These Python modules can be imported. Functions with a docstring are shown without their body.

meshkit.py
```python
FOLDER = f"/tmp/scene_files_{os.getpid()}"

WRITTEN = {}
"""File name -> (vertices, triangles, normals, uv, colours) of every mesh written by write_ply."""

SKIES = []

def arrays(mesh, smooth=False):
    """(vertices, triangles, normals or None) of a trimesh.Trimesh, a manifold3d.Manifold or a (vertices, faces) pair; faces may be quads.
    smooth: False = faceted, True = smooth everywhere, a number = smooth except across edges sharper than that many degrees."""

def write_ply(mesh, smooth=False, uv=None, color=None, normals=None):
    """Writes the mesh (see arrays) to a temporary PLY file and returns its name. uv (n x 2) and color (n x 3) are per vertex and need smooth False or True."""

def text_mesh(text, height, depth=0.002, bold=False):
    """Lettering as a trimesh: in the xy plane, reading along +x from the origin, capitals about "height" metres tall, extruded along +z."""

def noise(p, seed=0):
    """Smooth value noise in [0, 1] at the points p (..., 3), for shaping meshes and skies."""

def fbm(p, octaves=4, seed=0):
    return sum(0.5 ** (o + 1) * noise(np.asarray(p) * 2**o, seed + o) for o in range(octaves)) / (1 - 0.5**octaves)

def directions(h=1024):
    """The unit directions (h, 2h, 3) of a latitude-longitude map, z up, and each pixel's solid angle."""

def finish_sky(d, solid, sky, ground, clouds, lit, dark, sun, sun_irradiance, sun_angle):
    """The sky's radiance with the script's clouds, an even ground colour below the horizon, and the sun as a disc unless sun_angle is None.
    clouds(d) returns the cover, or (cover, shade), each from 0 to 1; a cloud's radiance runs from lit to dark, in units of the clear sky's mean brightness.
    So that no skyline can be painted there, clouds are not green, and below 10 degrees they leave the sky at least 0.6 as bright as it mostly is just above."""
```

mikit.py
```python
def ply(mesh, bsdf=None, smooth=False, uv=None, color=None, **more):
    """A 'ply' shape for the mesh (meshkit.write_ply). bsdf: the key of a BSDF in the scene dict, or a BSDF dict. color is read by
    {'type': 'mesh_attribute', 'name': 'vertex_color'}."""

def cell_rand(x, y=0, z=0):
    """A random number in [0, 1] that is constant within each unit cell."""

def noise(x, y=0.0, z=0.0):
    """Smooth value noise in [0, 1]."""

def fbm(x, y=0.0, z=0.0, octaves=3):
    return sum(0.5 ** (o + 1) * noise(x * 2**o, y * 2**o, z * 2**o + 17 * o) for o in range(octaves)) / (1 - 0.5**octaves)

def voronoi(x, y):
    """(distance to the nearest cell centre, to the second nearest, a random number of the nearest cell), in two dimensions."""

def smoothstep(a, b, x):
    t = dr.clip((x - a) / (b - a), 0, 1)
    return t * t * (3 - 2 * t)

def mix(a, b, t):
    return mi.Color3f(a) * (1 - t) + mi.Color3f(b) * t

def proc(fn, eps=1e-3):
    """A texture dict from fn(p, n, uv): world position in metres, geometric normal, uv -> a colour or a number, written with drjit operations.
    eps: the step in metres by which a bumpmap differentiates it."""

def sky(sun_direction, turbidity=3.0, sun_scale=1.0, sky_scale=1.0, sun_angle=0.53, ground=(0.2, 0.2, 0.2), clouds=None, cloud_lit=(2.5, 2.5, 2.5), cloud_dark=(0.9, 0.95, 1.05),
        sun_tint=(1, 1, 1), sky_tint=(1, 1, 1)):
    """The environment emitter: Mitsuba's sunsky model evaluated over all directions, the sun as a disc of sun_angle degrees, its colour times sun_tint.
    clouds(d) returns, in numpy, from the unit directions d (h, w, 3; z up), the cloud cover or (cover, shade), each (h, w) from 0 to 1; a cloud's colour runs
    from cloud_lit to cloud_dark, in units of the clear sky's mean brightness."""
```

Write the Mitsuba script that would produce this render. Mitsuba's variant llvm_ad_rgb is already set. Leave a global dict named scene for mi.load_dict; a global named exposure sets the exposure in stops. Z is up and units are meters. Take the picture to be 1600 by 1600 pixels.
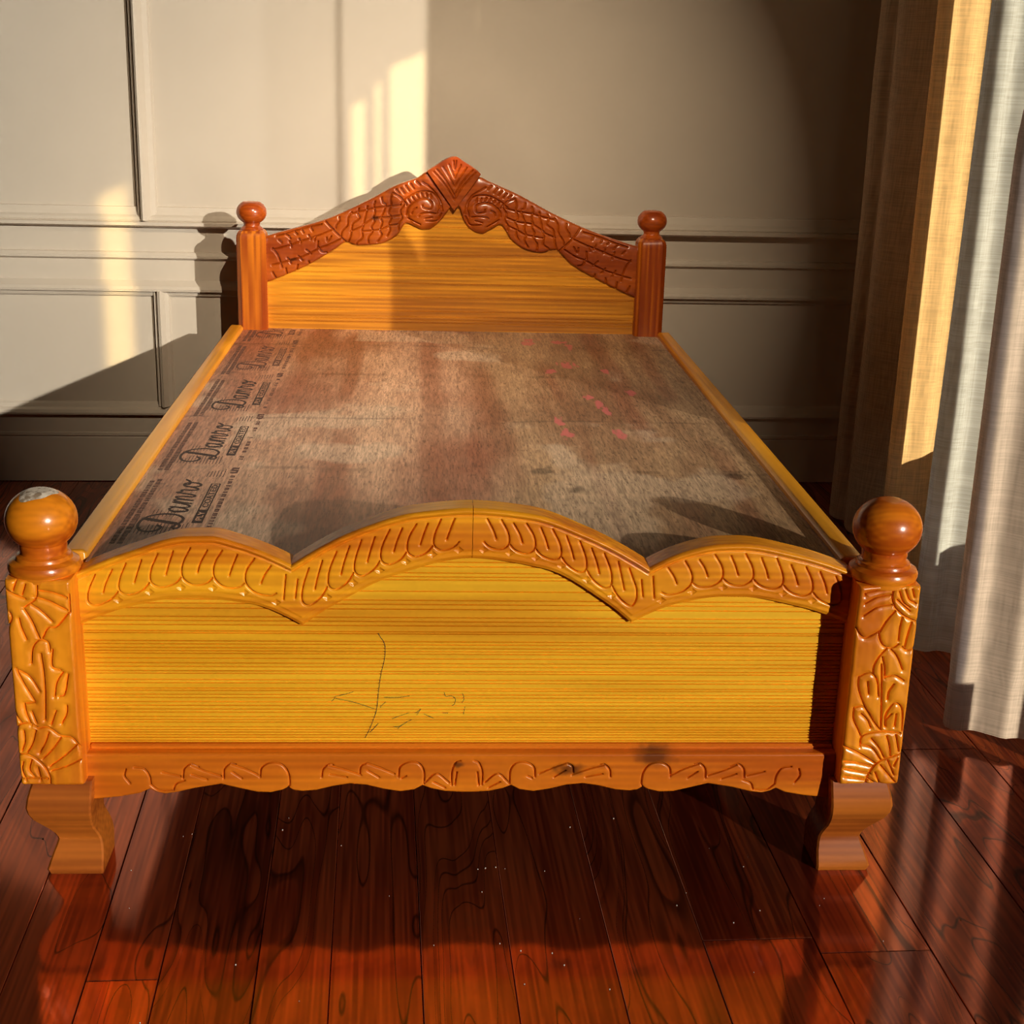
import math, random
import numpy as np
import trimesh
import drjit as dr
import mitsuba as mi
import mikit, meshkit
from mikit import proc, noise, fbm, voronoi, cell_rand, smoothstep, mix
from scipy.spatial import cKDTree
from shapely.geometry import LineString, Polygon, box as sbox
from shapely.ops import unary_union

T = mi.ScalarTransform4f
scene, labels = {}, {}
random.seed(7)
rng = np.random.default_rng(11)

# ------------------------------------------------------------------ camera, light, exposure
EYE = np.array([0.0, -2.0529, 1.2791])
FWD = np.array([0.09097, 0.94946, -0.30041])
UP = np.array([-0.00031, 0.30169, 0.95341])
scene['camera'] = {'type': 'perspective', 'fov': 39.21, 'fov_axis': 'x', 'near_clip': 0.05, 'far_clip': 100.0,
                   'to_world': T().look_at(origin=EYE.tolist(), target=(EYE + FWD).tolist(), up=UP.tolist())}
exposure = 2.1
SUN = np.array([0.67, -1.0, 0.305])          # low sun, in front and to the right of the bed
scene['sky'] = mikit.sky(SUN, turbidity=3.0, sun_scale=1.38, sky_scale=0.028, sun_angle=0.6, ground=(0.10, 0.09, 0.08),
                         sun_tint=(1.05, 1.24, 1.62), sky_tint=(1.0, 1.0, 1.0))
FILL_SPOT_POWER = 7.0
DOWN_POWER = 2.2

# ------------------------------------------------------------------ bed frame of reference (the bed stands a little turned in the room)
BX, YAW, L = 0.1381, -0.03243, 2.0643
CY, SY = math.cos(YAW), math.sin(YAW)
WALL_Y, RX = 2.314, 1.5


def bed(m):
    """from the bed's own axes into the room"""
    v = np.array(m.vertices, float)
    m = m.copy()
    m.vertices = np.stack([BX + CY * v[:, 0] - SY * v[:, 1], SY * v[:, 0] + CY * v[:, 1], v[:, 2]], 1)
    return m


def bedp(x, y, z=0.0):
    return np.array([BX + CY * x - SY * y, SY * x + CY * y, z])


def local(p):
    x = p.x - BX
    return CY * x + SY * p.y, -SY * x + CY * p.y, p.z


# ------------------------------------------------------------------ materials
def lac(a, b, along, rough=0.3, knots=(), red=0.0, streak=0.5, coat=0.7, dark=None, dk=0.0):
    """lacquered timber: tone runs between a and b along the grain; along = axis of the grain in the bed's axes"""
    def fn(p, n, uv):
        x, y, z = local(p)
        s = [16.0, 16.0, 16.0]
        s[along] = 1.6
        f = [170.0, 170.0, 170.0]
        f[along] = 5.0
        big = fbm(x * s[0] + 3.1, y * s[1], z * s[2], 3)
        fine = noise(x * f[0], y * f[1], z * f[2])
        t = smoothstep(0.25, 0.75, big * (1 - 0.35 * streak) + fine * 0.35 * streak)
        col = mix(a, b, t)
        col = col * (0.80 + 0.36 * fine * streak + 0.2 * (1 - streak))
        if dark is not None:
            m = smoothstep(0.60, 0.78, fbm(x * s[0] * 0.7 + 9, y * s[1] * 0.7, z * s[2] * 0.7 + 5, 2))
            col = col * (1 - m * dk) + mi.Color3f(dark) * m * dk
        for (kx, kz, r) in knots:
            d = dr.sqrt(dr.square((x - kx) * 0.45) + dr.square(z - kz)) + 0.006 * (noise(x * 120, z * 120) - 0.5)
            k = 1 - smoothstep(r * 0.2, r, d)
            col = col * (1 - 0.75 * k) + mi.Color3f(0.05, 0.012, 0.004) * k * 0.75
        return col
    return {'type': 'principled', 'base_color': proc(fn), 'roughness': rough, 'specular': 0.5, 'clearcoat': coat, 'clearcoat_gloss': 0.93}


scene['m_rail'] = lac((0.68, 0.180, 0.005), (0.93, 0.41, 0.012), 0, 0.32, red=0.3)
scene['m_skirt'] = lac((0.50, 0.095, 0.004), (0.72, 0.20, 0.008), 0, 0.30, knots=[(0.165, 0.184, 0.016), (0.305, 0.205, 0.022), (-0.012, 0.192, 0.007)])
scene['m_panel'] = lac((0.76, 0.36, 0.010), (0.90, 0.50, 0.022), 0, 0.34, streak=0.4, dark=(0.56, 0.17, 0.006), dk=0.45)
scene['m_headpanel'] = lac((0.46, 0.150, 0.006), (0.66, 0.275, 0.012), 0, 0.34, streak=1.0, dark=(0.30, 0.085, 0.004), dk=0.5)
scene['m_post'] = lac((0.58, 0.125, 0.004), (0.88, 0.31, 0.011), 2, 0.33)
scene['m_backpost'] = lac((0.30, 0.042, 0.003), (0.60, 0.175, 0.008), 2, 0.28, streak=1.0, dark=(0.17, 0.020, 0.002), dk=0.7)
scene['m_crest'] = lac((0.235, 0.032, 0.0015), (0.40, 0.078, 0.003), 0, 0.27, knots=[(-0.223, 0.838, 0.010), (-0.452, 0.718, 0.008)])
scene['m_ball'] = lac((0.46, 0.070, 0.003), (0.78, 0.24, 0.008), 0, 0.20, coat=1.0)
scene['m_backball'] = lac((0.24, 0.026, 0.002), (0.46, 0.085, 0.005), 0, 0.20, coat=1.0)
scene['m_foot'] = lac((0.28, 0.060, 0.008), (0.46, 0.125, 0.014), 0, 0.30)
scene['m_siderail'] = lac((0.60, 0.20, 0.012), (0.82, 0.36, 0.02), 1, 0.25, coat=1.0)


def f_deck(p, n, uv):
    x, y, z = local(p)
    wob = 0.05 * (fbm(x * 3.0, y * 2.0, 7.0, 2) - 0.5)
    streak = fbm((x + wob) * 13.0 + 2.0, y * 0.9, 0.3, 4)
    patch = fbm(x * 4.5 + 2.0, y * 3.2, 2.3, 4)
    tan = smoothstep(0.36, 0.64, streak * 0.55 + patch * 0.45)
    side = smoothstep(-0.02, 0.14, x + 0.05 * (noise(y * 3.0, 5.0) - 0.5))
    lo = mix((0.270, 0.098, 0.056), (0.225, 0.112, 0.058), side)
    hi = mix((0.565, 0.355, 0.240), (0.455, 0.300, 0.175), side)
    base = mix(lo, hi, tan)
    left = 1 - smoothstep(-0.50, -0.34, x + 0.04 * (noise(y * 2.5, 9.0) - 0.5))
    base = base * (1 - 0.5 * left) + mi.Color3f(0.47, 0.205, 0.135) * left * 0.5
    for (sx, sw, st) in ((-0.255, 0.034, 0.75), (-0.06, 0.040, 0.65), (-0.03, 0.10, 0.30), (0.25, 0.022, 0.45), (0.40, 0.040, 0.55), (0.52, 0.03, 0.5)):     # veneer streaks running along the bed
        w2 = 0.035 * (noise(y * 2.6, sx * 40) - 0.5)
        k = (1 - smoothstep(sw * 0.25, sw, dr.abs(x - sx + w2))) * smoothstep(0.25, 0.65, noise(y * 2.8, sx * 19 + 3)) * st
        base = base * (1 - k) + mi.Color3f(0.235, 0.078, 0.040) * k
    worn = smoothstep(0.58, 0.70, fbm(x * 5.0 + 8.0, y * 4.0 + 3.0, 1.0, 4))
    base = base * (1 - 0.5 * worn) + mi.Color3f(0.66, 0.52, 0.39) * worn * 0.5
    for (gy, gw) in ((0.62, 0.014), (1.02, 0.012), (1.48, 0.018), (1.86, 0.014)):                # faint cross bands where the sheet rests on slats
        k = (1 - smoothstep(gw * 0.3, gw, dr.abs(y - gy + 0.02 * (noise(x * 9.0, gy * 7) - 0.5)))) * smoothstep(0.35, 0.7, noise(x * 14.0, gy * 31))
        base = base * (1 - 0.28 * k)
    base = base * mi.Color3f(0.80, 0.745, 0.67)
    fib = noise(x * 520, y * 60) * 0.5 + noise(x * 260 + 7, y * 26) * 0.5
    base = base * (0.50 + 1.0 * fib)
    pore = smoothstep(0.74, 0.92, noise(x * 380, y * 75 + 3))
    base = base * (1 - 0.35 * pore)
    for (gx, gy, gr) in ((0.53, 0.60, 0.02), (0.16, 0.62, 0.018), (0.21, 0.50, 0.02)):   # dark scuffs
        d = dr.sqrt(dr.square((x - gx) * 0.7) + dr.square((y - gy) * 0.5)) + 0.02 * (noise(x * 60, y * 60) - 0.5)
        base = base * (1 - 0.55 * (1 - smoothstep(gr * 0.3, gr, d)))
    pink = mi.Float(0)
    for (kx, ky, rx, ry) in ((0.212, 1.94, 0.016, 0.05), (0.22, 1.985, 0.03, 0.012), (0.30, 1.955, 0.02, 0.02), (0.322, 1.90, 0.010, 0.05), (0.293, 1.64, 0.027, 0.035), (0.247, 1.555, 0.018, 0.022),
                             (0.388, 1.575, 0.010, 0.03), (0.312, 1.27, 0.012, 0.035), (0.330, 1.19, 0.010, 0.05), (0.338, 1.12, 0.008, 0.04), (0.222, 1.02, 0.010, 0.04), (0.229, 0.92, 0.011, 0.045), (0.342, 0.915, 0.012, 0.04), (0.42, 1.33, 0.012, 0.03)):
        d = dr.sqrt(dr.square((x - kx) / rx) + dr.square((y - ky) / ry)) + 1.3 * (noise(x * 130, y * 45, 3.0) - 0.5)
        pink = dr.maximum(pink, 1 - smoothstep(0.6, 1.15, d))
    return base * (1 - 0.75 * pink) + mi.Color3f(0.50, 0.10, 0.10) * pink * 0.75


scene['m_deck'] = {'type': 'principled', 'base_color': proc(f_deck), 'roughness': 0.42, 'specular': 0.45, 'clearcoat': 0.25, 'clearcoat_gloss': 0.75}
scene['m_ink'] = {'type': 'principled', 'base_color': {'type': 'rgb', 'value': (0.030, 0.013, 0.010)}, 'roughness': 0.6}
scene['m_inkpale'] = {'type': 'principled', 'base_color': {'type': 'rgb', 'value': (0.085, 0.034, 0.024)}, 'roughness': 0.6}
scene['m_penblue'] = {'type': 'principled', 'base_color': {'type': 'rgb', 'value': (0.05, 0.025, 0.012)}, 'roughness': 0.5}
scene['m_pengreen'] = {'type': 'principled', 'base_color': {'type': 'rgb', 'value': (0.16, 0.12, 0.02)}, 'roughness': 0.5}


def f_patch(p, n, uv):
    t = fbm(p.x * 120, p.y * 120, p.z * 120, 3)
    return mix((0.30, 0.22, 0.15), (0.75, 0.66, 0.55), smoothstep(0.35, 0.65, t))


scene['m_patch'] = {'type': 'principled', 'base_color': proc(f_patch), 'roughness': 0.35, 'specular': 0.5}


def f_wall(p, n, uv):
    t = fbm(p.x * 3, p.y * 3 + 1, p.z * 3, 3)
    return mi.Color3f(0.545, 0.485, 0.405) * (0.95 + 0.10 * t)


scene['m_wall'] = {'type': 'principled', 'base_color': proc(f_wall), 'roughness': 0.55, 'specular': 0.25}
scene['m_unseen_wall'] = {'type': 'diffuse', 'reflectance': {'type': 'rgb', 'value': (0.07, 0.05, 0.035)}}  # walls out of view, dark so that less sun bounces back
scene['m_ceiling'] = {'type': 'diffuse', 'reflectance': {'type': 'rgb', 'value': (0.45, 0.42, 0.38)}}


def f_floor(tone, off):
    def fn(p, n, uv):
        x, y = p.x + off * 3.7, p.y + off * 5.1
        warp = fbm(x * 9, y * 1.3, off, 3)
        ring = noise(warp * 26.0 + x * 30, 0.5 + off)
        fine = noise(x * 260, y * 7)
        col = mix((0.20, 0.021, 0.008), (0.52, 0.105, 0.030), smoothstep(0.2, 0.85, warp * 0.55 + ring * 0.3 + fine * 0.2))
        vein = smoothstep(0.45, 0.50, ring) * (1 - smoothstep(0.50, 0.55, ring))
        col = col * (1 - 0.7 * vein) * (0.8 + 0.35 * fine)
        return col * tone
    return fn


for k, tone in enumerate((0.80, 1.0, 1.15, 0.92)):
    scene[f'm_plank{k}'] = {'type': 'principled', 'base_color': proc(f_floor(tone, k * 1.37)), 'roughness': 0.095, 'metallic': 0.70, 'specular': 0.9, 'clearcoat': 0.9, 'clearcoat_gloss': 0.95}
scene['m_subfloor'] = {'type': 'diffuse', 'reflectance': {'type': 'rgb', 'value': (0.01, 0.004, 0.003)}}


def f_cloth(c, dirt=0.25):
    def fn(p, n, uv):
        s = p.x + p.y * 1.7
        w = noise(s * 420, p.z * 26) * 0.5 + noise(s * 30, p.z * 520 + 3) * 0.5
        return mi.Color3f(c) * (1 - dirt + 2 * dirt * w)
    return fn


def cloth(c, trans, rough=0.8, sheen=0.2):
    return {'type': 'principledthin', 'base_color': proc(f_cloth(c)), 'roughness': rough, 'diff_trans': trans, 'spec_trans': 0.0, 'sheen': sheen}


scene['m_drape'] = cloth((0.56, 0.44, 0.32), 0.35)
scene['m_drape_sunglow'] = cloth((0.86, 0.62, 0.34), 0.6)  # sunlit copy of the drape cloth, warm glow put into its colour
scene['m_sheer'] = cloth((0.66, 0.74, 0.86), 0.8)
scene['m_linen'] = cloth((0.64, 0.58, 0.60), 0.9)
scene['m_frame'] = {'type': 'principled', 'base_color': {'type': 'rgb', 'value': (0.55, 0.50, 0.44)}, 'roughness': 0.4}
scene['m_brass'] = {'type': 'principled', 'base_color': {'type': 'rgb', 'value': (0.5, 0.36, 0.16)}, 'roughness': 0.3, 'metallic': 1.0}
scene['m_lint'] = {'type': 'diffuse', 'reflectance': {'type': 'rgb', 'value': (0.6, 0.58, 0.55)}}
for name, t in (('clear', (0.97, 0.97, 0.95)), ('tinted', (0.50, 0.57, 0.78)), ('dusky', (0.44, 0.50, 0.68))):  # tinted and dusky panes dim and cool the incoming sun
    scene['m_glass_' + name] = {'type': 'thindielectric', 'int_ior': 1.5, 'specular_transmittance': {'type': 'rgb', 'value': t}}


# ------------------------------------------------------------------ scene entry helpers
def put(key, mesh, mat, smooth=False, label=None, category=None, group=None, kind=None):
    base, k = key, 0
    while key in scene:
        k += 1
        key = f'{base}_{k:03d}'
    scene[key] = mikit.ply(mesh, mat, smooth=smooth)
    note(key, label, category, group, kind)
    return key


def note(key, label=None, category=None, group=None, kind=None):
    d = {k: v for k, v in (('label', label), ('category', category), ('group', group), ('kind', kind)) if v}
    if d:
        labels[key] = d


def bx(x0, x1, y0, y1, z0, z1):
    m = trimesh.creation.box(extents=(x1 - x0, y1 - y0, z1 - z0))
    m.apply_translation(((x0 + x1) / 2, (y0 + y1) / 2, (z0 + z1) / 2))
    return m


def cbox(x0, x1, y0, y1, z0, z1, c=0.003):
    """box with every edge chamfered"""
    pts = []
    for sx in (0, 1):
        for sy in (0, 1):
            for sz in (0, 1):
                X, Y, Z = (x0, x1)[sx], (y0, y1)[sy], (z0, z1)[sz]
                ix, iy, iz = (1 - 2 * sx) * c, (1 - 2 * sy) * c, (1 - 2 * sz) * c
                pts += [(X + ix, Y + iy, Z), (X + ix, Y, Z + iz), (X, Y + iy, Z + iz)]
    return trimesh.Trimesh(*hull(pts), process=False)


def hull(pts):
    h = trimesh.convex.convex_hull(np.array(pts))
    return h.vertices, h.faces


def lathe(profile, cx, cy, z0, n=64):
    m = trimesh.creation.revolve(np.array(profile), sections=n)
    m.apply_translation((cx, cy, z0))
    return m


def extrude_x(prof, x0, x1, y):
    """a moulding along x: prof = (z, depth) outline, standing out from the plane y towards the room (-y)"""
    n = len(prof)
    v = [(x, y - d, z) for x in (x0, x1) for (z, d) in prof]
    f = []
    for i in range(n - 1):
        a, b, c, d = i, i + 1, n + i + 1, n + i
        f += [(a, b, c), (a, c, d)]
    for o, flip in ((0, False), (n, True)):
        for i in range(1, n - 1):
            f.append((o, o + i + 1, o + i) if not flip else (o, o + i, o + i + 1))
    f += [(0, n, 2 * n - 1), (0, 2 * n - 1, n - 1)]
    m = trimesh.Trimesh(np.array(v), np.array(f), process=False)
    return m


def extrude_z(prof, z0, z1, y, mitre=0.0):
    """upright moulding: prof = (x, depth)"""
    n = len(prof)
    v = [(x, y - d, z0 - mitre * d) for (x, d) in prof] + [(x, y - d, z1) for (x, d) in prof]
    f = []
    for i in range(n - 1):
        a, b, c, d = i, i + 1, n + i + 1, n + i
        f += [(a, b, c), (a, c, d)]
    for i in range(1, n - 1):
        f += [(0, i + 1, i), (n, n + i, n + i + 1)]
    return trimesh.Trimesh(np.array(v), np.array(f), process=False)


def strokes(text):
    return [np.array([[float(c) for c in q.split(',')] for q in s.split()]) * 0.001 for s in text.split(';')]


def sample(S, step=0.0006):
    out = []
    for s in S:
        for a, b in zip(s[:-1], s[1:]):
            k = max(2, int(np.linalg.norm(b - a) / step))
            out.append(a + (b - a) * np.linspace(0, 1, k)[:, None])
    return np.vstack(out)


def smooth_line(s, n=5):
    """rounds a hand-drawn polyline (Catmull-Rom)"""
    s = np.asarray(s)
    if len(s) < 3:
        return s
    p = np.vstack([2 * s[0] - s[1], s, 2 * s[-1] - s[-2]])
    t = np.linspace(0, 1, n, endpoint=False)[:, None]
    o = []
    for i in range(1, len(p) - 2):
        a, b, c, d = p[i - 1], p[i], p[i + 1], p[i + 2]
        o.append(0.5 * (2 * b + (c - a) * t + (2 * a - 5 * b + 4 * c - d) * t**2 + (3 * b - a - 3 * c + d) * t**3))
    return np.vstack(o + [s[-1:]])


def carve(X, Z, S, depth, width):
    """depth of the cut at each point: a narrow gouge along every stroke"""
    pts = sample([smooth_line(s) for s in S])
    d, _ = cKDTree(pts).query(np.stack([X.ravel(), Z.ravel()], 1), distance_upper_bound=width * 4)
    d = np.where(np.isfinite(d), d, 1.0).reshape(X.shape)
    return depth * np.exp(-(d / width) ** 2)


def relief(X, Z, Y, yb):
    """a solid whose front is the height field Y on the grid X, Z (rows upwards) and whose back is flat at yb"""
    r, c = X.shape
    idx = np.arange(r * c).reshape(r, c)
    a, b, d, e = idx[:-1, :-1].ravel(), idx[:-1, 1:].ravel(), idx[1:, 1:].ravel(), idx[1:, :-1].ravel()
    front = trimesh.Trimesh(np.stack([X, Y, Z], -1).reshape(-1, 3), np.vstack([np.stack([a, b, d], 1), np.stack([a, d, e], 1)]), process=False)
    parts = [front]

    def strip(p, q):
        n = len(p)
        v = np.vstack([p, q])
        i = np.arange(n - 1)
        parts.append(trimesh.Trimesh(v, np.vstack([np.stack([i, i + 1, n + i + 1], 1), np.stack([i, n + i + 1, n + i], 1)]), process=False))

    def edge(sl):
        p = np.stack([X[sl], Y[sl], Z[sl]], -1)
        q = p.copy()
        q[:, 1] = yb
        return p, q
    p0, q0 = edge((0, slice(None)))
    strip(q0, p0)
    p1, q1 = edge((-1, slice(None)))
    strip(p1, q1)
    p, q = edge((slice(None), 0))
    strip(p, q)
    p, q = edge((slice(None), -1))
    strip(q, p)
    strip(q1, q0)
    return trimesh.util.concatenate(parts)


def ribbon(lines, width):
    """shapely area of pen strokes"""
    return unary_union([LineString(smooth_line(np.asarray(l))).buffer(width / 2, quad_segs=3) for l in lines])


def plate(shape, depth):
    geoms = [g for g in getattr(shape, 'geoms', [shape]) if g.area > 1e-8]
    return trimesh.util.concatenate([trimesh.creation.extrude_polygon(g.simplify(0.0002), depth, engine='earcut') for g in geoms])

LP = "-0.6,170.1 -3.4,143.4 -22,128.2;-46.1,154.8 -34.3,148.2 -19.5,141.7;-31.2,169.9 -36.9,154.9;-17.8,165 -23.6,148.3;1.4,155.2 21.2,152 42.2,143.8;-5.4,145.1 17.1,136.9 41.5,123.6;-12.4,133.3 0.8,123.3 18,104.9;-22.2,124.9 -12.8,106.4 -2.6,75.9;-31,109.7 -29,96.2 -22.7,75.8;-44.2,119.7 -41.8,109.6 -50.8,92.7;43.8,120.3 23.6,96.5 11.1,94.7 0.6,75.9;45.6,148.8 45.3,120.3;11.6,55.5 8.9,70.9 -4.2,74.2 -14.5,60.5 -17.8,36.5;-41.8,27.8 -32.6,3.6 -17.6,-27.8;-40.4,26 -22.5,14 -8.6,-10.3;-2.7,52 -0.4,17.5 -0.9,-17.2 -4.1,-59.4;28,21.1 17.5,3.7 13.5,-19;35.6,17.7 28.9,-13.7 20.7,-18.9;-33.6,-31.3 -31.8,-48.9 -25.3,-68.3;-32,-31.3 -17.8,-29.5;-23.6,-45.4 -17.1,-64.8;30.7,-34.7 29.2,-48.8 20.9,-64.7;13.7,-43.5 4.9,-66.5;14.9,58.9 13.1,31.4 25.1,24.6;-49.1,-48.9 -40.7,-63;-49.5,-75.4 -42.5,-66.6 -29.7,-64.8 -19.1,-70.1 -14.6,-73.6 -0.2,-71.8 17.9,-86 35.1,-89.6 48.4,-107.5;-37.9,-77.2 -37.3,-95 -42.6,-111.1;-19.6,-77.2 -25.8,-98.5 -34.9,-114.6;-0.2,-80.7 -6.8,-98.5 -15.8,-114.6;17.6,-89.6 3.6,-109.3 -11.8,-125.4;42.4,-100.3 22,-120 -1.5,-138;45.5,-127.2 24.1,-138.1 -0.4,-146;-47.9,-118.2 -38.2,-116.4 -24.4,-123.6 -11.1,-138 -3.4,-156.1 -3.6,-168.9;-42.5,-130.8 -45.1,-145.2 -40,-163.4;-29.5,-127.2 -33.9,-145.2 -25.4,-159.7;-20.9,-141.6 -17.6,-163.4;-49.4,-159.7 -6.2,-159.8"
RP = "5.1,165.3 4.5,152.9 11,136.4 27.6,122 47.3,112.5;15.1,163.3 23.1,144.8 33.9,136.6;24.7,165.4 32.5,149 43,142.9;35.6,166.3 39.9,153.2;12.8,148.9 34.6,130.4;2.1,157 -19.1,152.8 -37.6,142.3;5.8,140.5 -17.3,136.2 -37.4,121.6;11.7,130.2 -0.9,111.4 -8.9,94.6;23.9,119.9 22,101.1 22.4,80.1;39.8,111.7 35.9,90.7 33.5,69.6;-47.1,100.7 -37.9,88.2 -27.7,85.3 -9.2,96.7;-10.9,94.6 -7.6,82.1 -0.5,71.6 13.8,67.4 23.1,73.8;29.5,69.6 38.2,63.3 47.8,66.3;-39.1,156.7 -35.6,160.9 -1,167.3;5.1,67.4 -6.4,52.5 -12.8,37.6 -13.3,22.7;12.1,65.3 23.4,52.7 33.7,31.4;-0.5,52.6 4.5,35.6 6.6,16.4;-34.8,18.4 -34.2,1.3 -24.4,-24.5 -9.6,-50.5 9.1,-74.5;-34.7,17.5 -21.5,24.8 -11.2,21.9 -3.7,7.8 0.8,-15.8;-0.7,39.8 5.2,-15.8 10.3,-74.5;7.3,17.7 22.9,20.7 37.9,12.2;22.6,5.7 16,-7.2 15.3,-20.1;-37.3,-35.4 -36.1,-54.9 -26.5,-74.6 -19.9,-87.7;-36.1,-35.4 -23.5,-33.2 -12.3,-44 -4.1,-57.1;-24.1,-46.2 -13,-57.1 -6.7,-70.2;16.5,-68 15.2,-48.3 24.3,-28.8 34.4,-28.7 41.9,-41.7 45.8,-76.7;24.2,-46.1 17.3,-57 17.8,-68.8;32.3,-46.1 32.7,-67.9;-19.9,9.9 -15.7,-11.6;-20.3,-103.1 -19.9,-87.7 -6.5,-80.2 17.5,-77.6 42.9,-80.2;-18.5,-100.9 0.4,-107.5 15.5,-127.5;-3.5,-89.9 10.3,-105.3 20.4,-123;-46.7,-103.1 -23.3,-114.2 7.2,-133.3;-44.1,-129.7 -21.3,-133.2 3.8,-139.9;-42.7,-143 1.1,-152.9;-41.3,-157.3 -1.8,-164.1;21.6,-85.5 27.6,-103.1 30.3,-120.8;36.4,-83.3 43.6,-112;-5,-173.5 -2.6,-156.5 5.7,-138.6 18.8,-127.5 46.2,-117.3;15.7,-136.4 29.6,-152 43.6,-167.7;27,-127.5 40.1,-154.3;8.9,-149.8 19.5,-172.2;-2.2,-160.9 15.4,-172.2;43,-125.3 38.4,-138.6"
SK = "-543.3,183.9 -545.8,171.5 -538,159;-530,187.8 -514.7,184.8 -506.6,171.4 -505.1,156.5;-505.1,156.5 -492.3,146.4 -472.4,146.4;-453.8,167.9 -451.8,183.8 -441.7,192.7 -428.7,187.7;-439.6,190.7 -420.1,181.3 -393.8,171.8;-440.2,174.8 -416.2,165.8;-389.5,167.8 -388.1,183.7 -379,193.7 -370.2,192.7;-377.2,192.7 -353.6,183.7 -331.7,171.7;-375.9,178.8 -360.7,167.8;-331.7,170.2 -329.1,186.2 -315.6,195.1 -297.9,192.6 -287,178.7 -284.7,158.6 -287.6,151.1;-470.1,146.4 -465.2,157.9 -451.7,163.9;-486.4,178.9 -458,171.4;-233.6,170.1 -231.2,183.6 -222.2,192.6 -215.5,191.6;-222.2,190.6 -197.7,183.6 -170.9,173.6;-220.1,175.1 -193.3,169.6;-172.7,175.1 -170.8,188.6 -161.9,194.5;-161,194.5 -139.5,186 -117,175.5;-159.7,181.1 -141.7,169.5;-110.3,170 -108.1,187.5 -94.7,196 -78.9,194.5 -69.8,181 -69.2,157.3;-105.8,167.5 -98.1,171.5;-24.4,155.7 -24.7,178.4 -19.1,194.5 -11.5,198.5;-16.6,178.4 -19.4,155.7;-67.4,159.8 -49.5,175.9 -28.9,159.8;-53.8,160.8 -35.6,150.7"
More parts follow.
